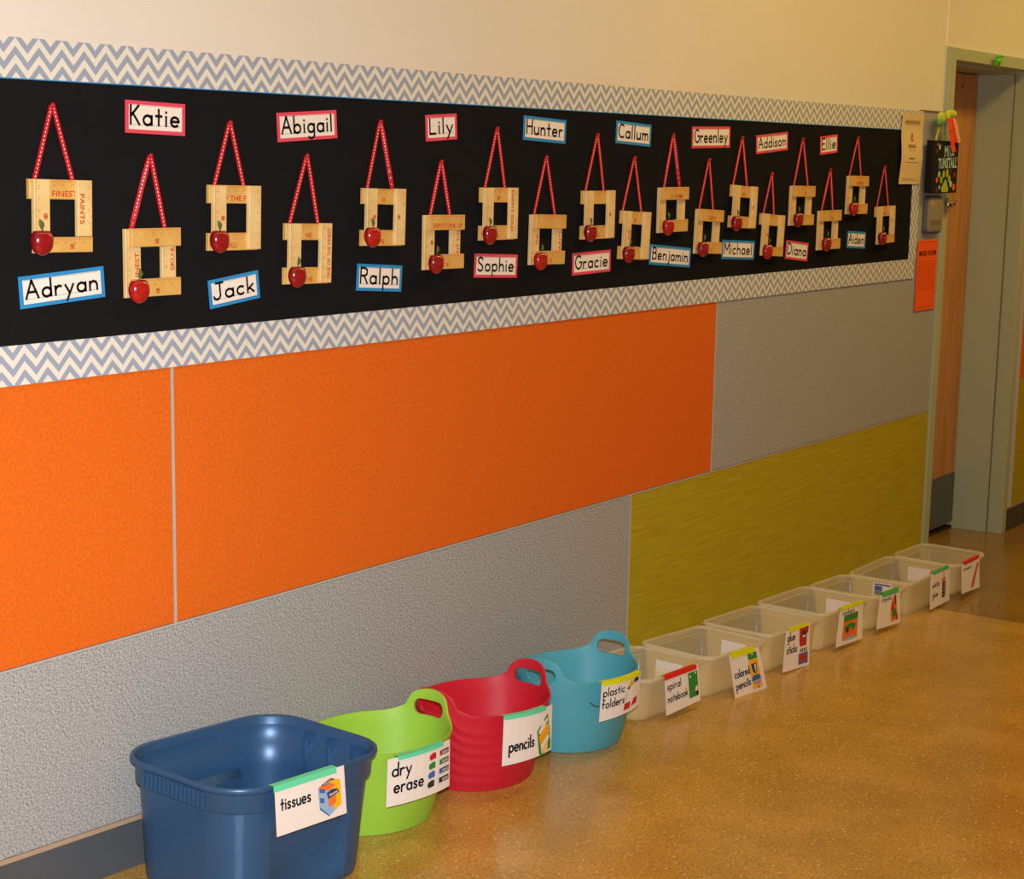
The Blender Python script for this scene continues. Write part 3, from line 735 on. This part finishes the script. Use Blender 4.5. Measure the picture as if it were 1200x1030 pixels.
# little green ornament on the head of the door frame
t = thing('frog_magnet', 'bright green little frog ornament on the head of the door frame', 'ornament', (6.981, -.0125, 2.074))
mb = MB(); mb.sphere((0, -.012, 0), (.024, .012, .016), 14, 8); mb.build('body', M_frog, t, smooth=True)
for sx in (-1, 1):
    mb = MB(); mb.sphere((sx * .013, -.016, .015), (.009, .009, .009), 10, 6); e = mb.build('eye', M_frog, t, smooth=True)
    mb = MB(); mb.sphere((sx * .013, -.024, .016), (.0035, .003, .0035), 8, 5); mb.build('pupil', M_ink, e, smooth=True)
for sx in (-1, 1):
    mb = MB(); mb.tube([(sx * .014, -.010, -.008), (sx * .024, -.010, -.014), (sx * .018, -.008, -.021)], [.006, .005, .004], 8); mb.build('leg', M_frog, t, smooth=True)

# ------------------------------------------------------------------ signs on the containers
PITCH = math.atan(SL)
def sign(parent, inv, C, txt, draw, tape, bulge=0.0, label=None, nu=8, th=.0008):
    """C = top-left, top-right, bottom-right, bottom-left in world metres; draws in u 0..1, v 0..1 (v up)"""
    TLc, TRc, BRc, BLc = [inv @ Vector(c) for c in C]
    nrm = (TRc - TLc).cross(BLc - TLc).normalized()
    if nrm.y > 0: nrm = -nrm
    def S(u, v, d=0.0):
        p = TLc.lerp(TRc, u).lerp(BLc.lerp(BRc, u), 1 - v)
        return p + nrm * (d + bulge * 4 * u * (1 - u))
    mb = MB()
    for k in range(nu):
        a, b = k / nu, (k + 1) / nu
        mb.add([S(a, 0, th), S(b, 0, th), S(b, 1, th), S(a, 1, th), S(a, 0), S(b, 0), S(b, 1), S(a, 1)], [(0, 1, 2, 3), (4, 7, 6, 5), (3, 2, 6, 7), (0, 4, 5, 1)])
    mb.add([S(0, 0, th), S(0, 1, th), S(0, 1), S(0, 0)], [(0, 1, 2, 3)]); mb.add([S(1, 0, th), S(1, 1, th), S(1, 1), S(1, 0)], [(0, 1, 2, 3)])
    sg = mb.build('sign', M_white, parent)
    if label: sg['label'] = label
    W_ = (TRc - TLc).length; H_ = (BLc - TLc).length
    mb = MB()
    for s, u0, v0, wd, cap in txt:      # u0, v0 = left end of the baseline; wd = width in u; cap = cap height in v
        stroke_mesh(mb, s, lambda a, b, u0=u0, v0=v0: S(u0 + a / W_, v0 + b / H_, th + .0006), wd * W_, gap=.16, lw=.15, cap=cap * H_)
    mb.build('lettering', M_ink, sg)
    mb = MB(); lay = [0]
    def q(pts, mi):
        lay[0] += 1; poly(mb, pts, lambda a, b: S(a, b, th + .0005 + .00006 * lay[0]), mi)
    def tx(s, u, v, wd, h, ang, mi):
        lay[0] += 1; font_text(mb, s, lambda a, b: S(a / W_, b / H_, th + .0008 + .00006 * lay[0]), u * W_, v * H_, wd * W_, h * H_, ang, mi, .02)
    draw(q, tx); mb.build('picture', PICT, sg)
    if tape:
        mt, u0, u1, v0, v1, sl = tape
        mb = MB(); d = th + .0016
        n_ = 6
        for k in range(n_):
            a, b = u0 + (u1 - u0) * k / n_, u0 + (u1 - u0) * (k + 1) / n_
            pts = []
            for uu in (a, b):
                e = sl * (uu - u0) / (u1 - u0)
                f0 = S(uu, v0 + e, d); f1 = S(uu, v1 + e, d); f2 = S(uu, v1 + e, -.012) ; pts.append((f0, f1, f2))
            (a0, a1, a2), (b0, b1, b2) = pts; dn = nrm * -.0006
            mb.add([a0, b0, b1, a1, a2, b2, a0 + dn, b0 + dn, b1 + dn + Vector((0, 0, -.0006)), a1 + dn + Vector((0, 0, -.0006)), a2 + Vector((0, 0, -.0006)), b2 + Vector((0, 0, -.0006))],
                   [(0, 1, 2, 3), (3, 2, 5, 4), (7, 6, 9, 8), (8, 9, 10, 11), (0, 6, 7, 1)])
        mb.build('tape', mt, sg)
    return sg
def R4(q, x0, x1, y0, y1, mi): q([(x0, y0), (x1, y0), (x1, y1), (x0, y1)], mi)
def d_tissue(q, tx):
    q([(.6, .70), (.78, .84), (.93, .74), (.93, .24), (.74, .06), (.61, .26)], LBL)
    q([(.6, .70), (.78, .84), (.93, .74), (.75, .58)], ORA)
    q([(.8, .62), (.93, .74), (.93, .24), (.82, .15)], YEL); q([(.72, .78), (.78, .84), (.93, .74), (.86, .67)], YEL)
    q([(.62, .3), (.74, .09), (.74, .06), (.61, .26)], BLU)
    q([(.62, .68), (.7, .64), (.7, .56), (.62, .6)], BLU); q([(.62, .5), (.68, .46), (.68, .36), (.62, .4)], BLU)
    q([(.74, .42), (.85, .48), (.85, .3), (.74, .24)], ORA); q([(.76, .2), (.82, .23), (.82, .15), (.76, .11)], LBL)
    q([(.64, .74), (.7, .71), (.85, .79), (.8, .82)], NAV); q([(.72, .55), (.74, .42), (.9, .5), (.88, .58), (.8, .6)], NAV)
    tx('Kleenex', .815, .515, .12, .055, 12, WHT); tx('Kleenex', .745, .765, .12, .03, 12, WHT)
def d_dry(q, tx):
    for k, (mi, v) in enumerate(((RED, .8), (GRN, .61), (BLU, .42), (DRK, .23))):
        o = -.01 * k
        q([(.6 + o, v), (.62 + o, v + .055), (.64 + o, v + .055), (.66 + o, v + .075), (.72 + o, v + .07), (.72 + o, v - .06), (.62 + o, v - .07)], mi)
        R4(q, .79 + o / 2, .97, v - .05, v + .06, mi); R4(q, .84, .97, v - .05, v + .05, DRK)
        tx('EXPO', .9, v, .12, .065, 0, WHT)
def d_pencil(q, tx):
    q([(.62, .55), (.87, .86), (.96, .28), (.68, .02)], GRN); q([(.68, .02), (.96, .28), (.97, .06), (.74, .0)], GRN)
    q([(.655, .54), (.86, .78), (.875, .70), (.66, .46)], WHT); q([(.665, .43), (.878, .66), (.915, .42), (.705, .2)], YEL)
    q([(.71, .19), (.92, .38), (.93, .31), (.72, .12)], WHT)
    for k in range(3): q([(.74 + .05 * k, .13 + .05 * k), (.77 + .05 * k, .16 + .05 * k), (.79 + .05 * k, .04), (.76 + .05 * k, .02)], YEL)
    for k in range(4): q([(.69 + .045 * k, .42 + .05 * k), (.7 + .045 * k, .43 + .05 * k), (.74 + .045 * k, .27 + .05 * k), (.73 + .045 * k, .25 + .05 * k)], ORA)
def d_folder(q, tx):
    q([(.56, .66), (.66, .86), (.7, .9), (.76, .72)], YEL); q([(.76, .88), (.86, .9), (.93, .82), (.9, .77), (.75, .76)], NAV)
    q([(.56, .66), (.6, .72), (.66, .7), (.62, .62)], GRN)
    q([(.5, .1), (.52, .28), (.68, .28), (.67, .1)], RED); q([(.7, .12), (.77, .32), (.9, .34), (.88, .16)], RED)
    q([(.545, .35), (.555, .35), (.57, .58), (.56, .58)], DRK)
def d_note(q, tx):
    R4(q, .68, .96, .17, .86, GRN); R4(q, .72, .76, .72, .78, WHT); R4(q, .88, .92, .78, .84, WHT)
    q([(.86, .3), (.88, .42), (.93, .45), (.95, .33)], WHT); R4(q, .87, .95, .2, .29, DRK)
def d_cpen(q, tx):
    R4(q, .58, .88, .12, .9, YEL); R4(q, .58, .88, .78, .92, GRN); q([(.68, .9), (.73, .86), (.78, .9)], WHT)
    q([(.64, .68), (.82, .68), (.8, .5), (.73, .44), (.66, .5)], NAV); q([(.74, .66), (.79, .66), (.77, .5), (.74, .48)], WHT)
    q([(.58, .34), (.64, .42), (.82, .42), (.88, .34), (.86, .3), (.6, .3)], BLU); q([(.62, .28), (.86, .28), (.82, .2), (.68, .2)], PUR)
    q([(.7, .12), (.76, .17), (.8, .12)], RED)
def d_glue(q, tx):
    q([(.56, .95), (.95, .95), (.93, .78), (.87, .78), (.86, .5), (.6, .5), (.56, .68)], RED); R4(q, .68, .82, .66, .86, DRK); R4(q, .7, .8, .7, .76, WHT)
    for k in range(4): R4(q, .62 + k * .07, .66 + k * .07, .36, .45, DRK)
    R4(q, .56, .92, .08, .34, BLU); R4(q, .6, .86, .14, .3, RED)
def d_mark(q, tx):
    R4(q, .2, .78, .12, .74, ORA); R4(q, .2, .78, .62, .8, GRN); q([(.26, .5), (.5, .56), (.72, .5), (.66, .36), (.3, .36)], GRN)
    q([(.3, .44), (.44, .44), (.42, .3), (.34, .3)], DRK); q([(.44, .44), (.52, .44), (.5, .34), (.44, .32)], PNK); R4(q, .3, .7, .1, .18, LBL)
def d_cray(q, tx):
    q([(.55, .5), (.62, .78), (.74, .9), (.8, .88), (.84, .5), (.9, .14), (.6, .1)], ORA); q([(.57, .5), (.64, .78), (.7, .5), (.62, .42)], RED)
    q([(.72, .84), (.78, .86), (.8, .62), (.74, .58)], DRK); q([(.62, .44), (.78, .5), (.84, .28), (.66, .2)], GRN); q([(.8, .3), (.9, .28), (.88, .1), (.78, .14)], RED)
def d_wglue(q, tx):
    R4(q, .6, .76, .18, .64, DRK); R4(q, .58, .76, .62, .74, PNK); R4(q, .66, .69, .72, .92, RED); R4(q, .74, .8, .2, .6, LBL)
    for k in range(4): R4(q, .63, .72, .24 + k * .1, .28 + k * .1, PNK)
def d_eras(q, tx):
    q([(.5, .16), (.56, .3), (.86, .86), (.96, .82), (.66, .12), (.56, .06)], PNK); q([(.6, .32), (.66, .28), (.8, .54), (.74, .58)], RED)

# ------------------------------------------------------------------ blue tote
def rr_ring(w_, d_, r_, z, inset=0.0, cut=.004, n=7):
    """rounded rectangle; the straight runs are set in by 'inset' between their ends"""
    P = []; X, Y = w_ / 2, d_ / 2
    def corner(sx, sy, a0):
        for k in range(n + 1):
            a = R(a0 + 90 * k / n); P.append(((sx * (X - r_)) + r_ * math.cos(a), (sy * (Y - r_)) + r_ * math.sin(a), z))
    corner(1, 1, 0)
    for q in ((X - r_ - cut, 0), (X - r_ - cut - .01, 1), (0, 1), (-(X - r_ - cut - .01), 1), (-(X - r_ - cut), 0)): P.append((q[0], Y - inset * q[1], z))
    corner(-1, 1, 90)
    for q in ((Y - r_ - cut, 0), (Y - r_ - cut - .01, 1), (0, 1), (-(Y - r_ - cut - .01), 1), (-(Y - r_ - cut), 0)): P.append((-X, q[0], z))
    corner(-1, -1, 180)
    for q in ((-(X - r_ - cut), 0), (-(X - r_ - cut - .01), 1), (0, 1), (X - r_ - cut - .01, 1), (X - r_ - cut, 0)): P.append((q[0], -Y + inset * q[1], z))
    corner(1, -1, 270)
    for q in ((-(Y - r_ - cut), 0), (-(Y - r_ - cut - .01), 1), (0, 1), (Y - r_ - cut - .01, 1), (Y - r_ - cut, 0)): P.append((X, q[0], z))
    return P
tc_ = (2.425, -.205); trot = -.05
tote = thing('storage_tote', 'metallic blue plastic tote with tissues sign, nearest container by the wall', 'storage tote', (tc_[0], tc_[1], fz(tc_[0]) + .001), (0, PITCH, trot))
W0, D0, RC = .455, .375, .1
def tr(s, z, ins=0.0, dr=0.0): return rr_ring(W0 * s, D0 * s, RC * s + dr, z, ins)
ou = [tr(.82, 0), tr(.845, .004), tr(.855, .016), tr(.86, .03, .015), tr(.895, .15, .015), tr(.90, .160, 0), tr(.915, .205), tr(.916, .209), tr(.945, .211), tr(.952, .213), tr(.958, .250), tr(.962, .252),
      tr(.985, .253), tr(.997, .256), tr(1.0, .260), tr(.997, .265), tr(.985, .267), tr(.970, .266), tr(.962, .262)]
inn = [tr(.945, .250), tr(.935, .214), tr(.905, .208), tr(.888, .160, 0), tr(.882, .148, .021), tr(.845, .03, .021), tr(.83, .008, .004)]
mb = MB(); mb.rings(ou[:13] + ou[12:13], cap0=True)
mb.rings([ou[12]] + inn[::1][:0] + ou[12:13])
mb = MB(); mb.rings(ou[:12] + [tr(.95, .247)] + inn, cap0=True, cap1=True); body = mb.build('body', M_tote, tote, smooth=50)
mb = MB(); mb.rings(ou[11:] + [tr(.94, .248)], closed=True); mb.build('rim', M_tote, tote, smooth=60)
mb = MB()
for k in range(15):
    y = -.085 + k * .0125; xx = -W0 * .95 / 2
    mb.box(xx - .0035, xx + .002, y - .0035, y + .0035, .216, .248)
mb.build('grip_ribs', M_tote, tote)['kind'] = 'stuff'
for k in range(3):
    mb = MB(); y = -.08 + k * .07; xx = W0 * .92 / 2
    mb.box(xx - .010, xx + .001, y - .002, y + .002, .165, .248); mb.build('inner_rib', M_tote, tote)
bpy.context.view_layer.update()
inv = tote.matrix_world.inverted()
sign(tote, inv, [(2.286, -.401, .444), (2.476, -.411, .436), (2.483, -.413, .333), (2.290, -.403, .342)], [('tissues', .07, .5, .42, .26)], d_tissue,
     (M_teal, -.02, .88, .9, 1.03, .0), label='white paper sign taped at the rim')

# ------------------------------------------------------------------ oval tubs with handles
def make_tub(name, label, cx, cy, rot, mt, C, txt, draw, tape, bands=False):
    A, B = .199, .152; H = .197; HH = .06
    t = thing(name, label, 'tub', (cx, cy, fz(cx) + .001), (0, PITCH, rot), group='oval flexible tubs in the row along the wall')
    n = 144
    def hb(th):
        a = abs((math.degrees(th) + 180) % 360 - 180); a = min(a, 180 - a)
        k = .34
        if a < 23: return HH * (k + (1 - k) * math.sqrt(max(0, 1 - (a / 23) ** 2)) ** .8)
        s = max(0, min(1, (46 - a) / 23)); return k * HH * s ** 2
    def ring(s, zf, th_=0.0):
        P = []
        for k in range(n):
            th = 2 * math.pi * k / n; top = H + hb(th); z = zf * top if zf <= 1 else top + (zf - 1)
            r = s if zf <= 1 else s
            q = .77 + .23 * min(1, z / H) ** .9 + max(0, z - H) * .1
            a = A * q * s - th_; b = B * q * s - th_
            P.append((a * math.cos(th), b * math.sin(th), z))
        return P
    outs = [ring(1, v) for v in (0.0, .012, .03)]
    if bands:
        for k in range(6):
            z = .08 + k * .13
            outs += [ring(1.0, z), ring(1.002, z + .004), ring(1.002, z + .066), ring(1.0, z + .072)]
    else: outs += [ring(1, v) for v in (.15, .3, .45, .6, .72)]
    outs += [ring(1, .88), ring(1, .95), ring(1.004, .985), ring(1.0, 1.0)]
    ins = [ring(1.0, 1.0, .004), ring(1.0, .97, .006), ring(1, .85, .006), ring(1, .6, .006), ring(1, .3, .006), ring(1, .05, .006), ring(1, .035, .012)]
    mb = MB(); mb.rings(outs + ins, cap0=True, cap1=True)
    o = mb.build('body', mt, t)
    # cut the hand holes
    cu = MB(); hw, hh, r_, zc = .044, .019, .017, .212
    for sx in (-1, 1):
        rs = []
        for x in (.14 * sx, .30 * sx):
            P = []
            for sy, sz, a0 in ((1, 1, 0), (-1, 1, 90), (-1, -1, 180), (1, -1, 270)):
                for k in range(6):
                    a = R(a0 + 90 * k / 5); P.append((x, sy * (hw - r_) + r_ * math.cos(a), zc + sz * (hh - r_) + r_ * math.sin(a)))
            rs.append(P)
        if sx > 0: rs = rs[::-1]
        cu.rings(rs, cap0=True, cap1=True)
    import bmesh
    co = cu.build('cutter', mt, None)
    for ob in (o, co):
        bm = bmesh.new(); bm.from_mesh(ob.data); bmesh.ops.recalc_face_normals(bm, faces=bm.faces); bm.to_mesh(ob.data); bm.free()
    co.matrix_world = Matrix.Identity(4); o.parent = None; o.matrix_world = Matrix.Identity(4)
    md = o.modifiers.new('b', 'BOOLEAN'); md.object = co; md.operation = 'DIFFERENCE'; md.solver = 'EXACT'
    dg = bpy.context.evaluated_depsgraph_get(); dg.update()
    me = bpy.data.meshes.new_from_object(o.evaluated_get(dg)); o.modifiers.clear(); o.data = me
    bpy.data.objects.remove(co); o.parent = t
    me.polygons.foreach_set('use_smooth', [True] * len(me.polygons)); me.set_sharp_from_angle(angle=R(40))
    bpy.context.view_layer.update()
    sign(t, t.matrix_world.inverted(), C, txt, draw, tape, bulge=.012, label='white paper sign taped to the front')
    return t
make_tub('tub', 'lime green oval tub with dry erase sign, between blue tote and red tub', 2.865, -.166, 0, M_tubg,
         [(2.722, -.322, .357), (2.921, -.338, .352), (2.916, -.342, .244), (2.717, -.322, .249)],
         [('dry', .06, .62, .26, .28), ('erase', .09, .27, .42, .28)], d_dry, (M_teal, .13, .86, .94, 1.02, .0))
make_tub('tub', 'crimson red oval tub with pencils sign, between green and turquoise tubs', 3.269, -.166, -.03, M_tubr,
         [(3.152, -.322, .339), (3.323, -.344, .331), (3.318, -.347, .218), (3.147, -.322, .218)],
         [('pencils', .1, .26, .46, .26)], d_pencil, (M_teal, .0, .82, .94, 1.02, .0), bands=True)
tb = make_tub('tub', 'turquoise oval tub with plastic folders sign, beside the first clear bin', 3.688, -.172, .06, M_tubb,
         [(3.58, -.324, .319), (3.757, -.334, .31), (3.742, -.338, .220), (3.568, -.326, .216)],
         [('plastic', .04, .62, .46, .22), ('folders', .03, .32, .48, .22)], d_folder, (M_lime, .0, .96, .9, 1.01, .0))
mb = MB(); mb.tube([(-.128, -.113, .145), (-.118, -.121, .136), (-.1, -.131, .130), (-.085, -.1365, .133), (-.078, -.139, .142), (-.088, -.137, .147)], .0012, 6)
mb.build('pen_mark', M_idrk, tb)

# ------------------------------------------------------------------ clear bins
def make_bin(label, cx, cy, w_, d_, h_, rot, C, txt, draw, tape, flare=False, inner=None):
    onramp = cx < 5.95
    z0 = fz(cx) if onramp else 0
    t = thing('clear_bin', label, 'clear bin', (cx, cy, z0 + .001), (0, PITCH if onramp else 0, rot), group='clear shoebox bins in the row along the wall')
    rc = .03 if not flare else .045; th = .0018
    def rg(ins, z, e=0.0): return rr_ring(w_ - 2 * ins, d_ - 2 * ins, max(.006, rc - ins * .5), z, 0, cut=.02, n=4)
    bt = .022 if flare else .016
    ou = [rg(bt + .006, 0), rg(bt + .001, .004), rg(bt, .012), rg(.009, h_ - .024), rg(.0045, h_ - .022), rg(.0035, h_ - .008)]
    ii = [rg(.0035 + th, h_ - .008), rg(.0045 + th, h_ - .022), rg(.009 + th, h_ - .024), rg(bt + th, .013), rg(bt + .006 + th, .004)]
    mb = MB(); mb.rings(ou + ii, cap0=True, cap1=True); mb.build('body', M_clear, t, smooth=50)
    mb = MB(); fe = -.004 if flare else 0.0
    mb.rings([rg(.0035, h_ - .008), rg(fe, h_ - .009), rg(fe - .001, h_ - .004), rg(fe, h_), rg(.0045, h_), rg(.0055, h_ - .005)], closed=True); mb.build('rim', M_clearrim, t, smooth=50)
    if inner == 'card':
        mb = MB(); X = w_ / 2 - .013; mb.box(X - .001, X, -d_ / 2 + .072, -d_ / 2 + .162, h_ - .084, h_ - .027); mb.build('paper_card', M_white, t)
    if inner == 'label':
        mb = MB(); X = w_ / 2 - .011; mb.box(X - .0012, X, -d_ / 2 + .062, -d_ / 2 + .137, h_ - .062, h_ - .010); c = mb.build('printed_label', M_white, t)
        mb = MB(); f = lambda a, b: (X - .0016, -d_ / 2 + a, h_ + b)
        rect(mb, .068, .132, -.019, -.014, f, 0); rect(mb, .1, .13, -.042, -.022, f, 1); rect(mb, .097, .13, -.056, -.042, f, 0); mb.build('print', [M_inav, M_iblu], c)
    bpy.context.view_layer.update(); mwi = t.matrix_world.inverted()
    sign(t, mwi, C, txt, draw, tape, label='white paper sign taped to the front')
    return t
def CC(x0, x1, zt0, zt1, x2, x3, zb1, zb0, yf, lean, dy=0.0):
    return [(x0, yf, zt0), (x1, yf + dy, zt1), (x2, yf + dy - lean, zb1), (x3, yf - lean, zb0)]
make_bin('clear plastic bin with spiral notebook sign, right beside turquoise tub', 4.072, -.136, .335, .25, .128, -.02,
         CC(3.997, 4.178, .222, .215, 4.176, 3.99, .112, .112, -.268, .014, -.004), [('spiral', .06, .62, .4, .2), ('notebook', .06, .3, .58, .2)], d_note, (M_redt, -.02, .94, .9, 1.02, .0), flare=True, inner='card')
make_bin('clear plastic bin with slanting colored pencils sign, second of the clear bins', 4.437, -.146, .335, .255, .128, -.07,
         CC(4.334, 4.497, .208, .201, 4.528, 4.35, .064, .06, -.290, .02, -.012), [('colored', .08, .5, .48, .17), ('pencils', .08, .26, .46, .17)], d_cpen, (M_lime, .06, .82, .92, 1.04, .0), inner='card')
make_bin('clear plastic bin with glue sticks sign, third of the clear bins', 4.832, -.137, .352, .255, .128, -.02,
         CC(4.744, 4.904, .190, .183, 4.872, 4.69, .054, .070, -.272, .02, -.004), [('glue', .08, .72, .3, .2), ('sticks', .08, .42, .4, .2)], d_glue, (M_lime, .12, .86, .94, 1.02, .0))
make_bin('clear plastic bin with markers sign, fourth of the clear bins', 5.222, -.135, .375, .26, .132, 0.0,
         CC(5.145, 5.332, .173, .164, 5.290, 5.08, .046, .062, -.271, .02), [('markers', .12, .82, .5, .13)], d_mark, (M_lime, .0, .98, .96, 1.05, .0), inner='card')
make_bin('clear plastic bin with crayons sign, fifth of the clear bins', 5.590, -.137, .31, .26, .128, 0.0,
         CC(5.470, 5.645, .157, .148, 5.612, 5.405, .034, .052, -.273, .02), [('crayons', .1, .78, .46, .14)], d_cray, (M_grnt, .1, .92, .92, 1.06, .0), flare=True, inner='label')
make_bin('clear plastic bin with white glue sign, sixth of the clear bins', 5.968, -.133, .375, .255, .136, 0.0,
         CC(5.945, 6.135, .142, .138, 6.105, 5.915, .014, .014, -.268, .016), [('white', .1, .58, .34, .16), ('glue', .1, .3, .28, .16)], d_wglue, (M_grnt, .1, .92, .96, 1.04, .0), inner='card')
make_bin('clear plastic bin with erasers sign, the farthest one beside the door', 6.338, -.146, .29, .27, .13, -.04,
         CC(6.20, 6.385, .133, .133, 6.36, 6.17, .018, .028, -.290, .018), [('erasers', .1, .76, .44, .13)], d_eras, (M_redt, .12, .96, .96, 1.06, .0), flare=True)
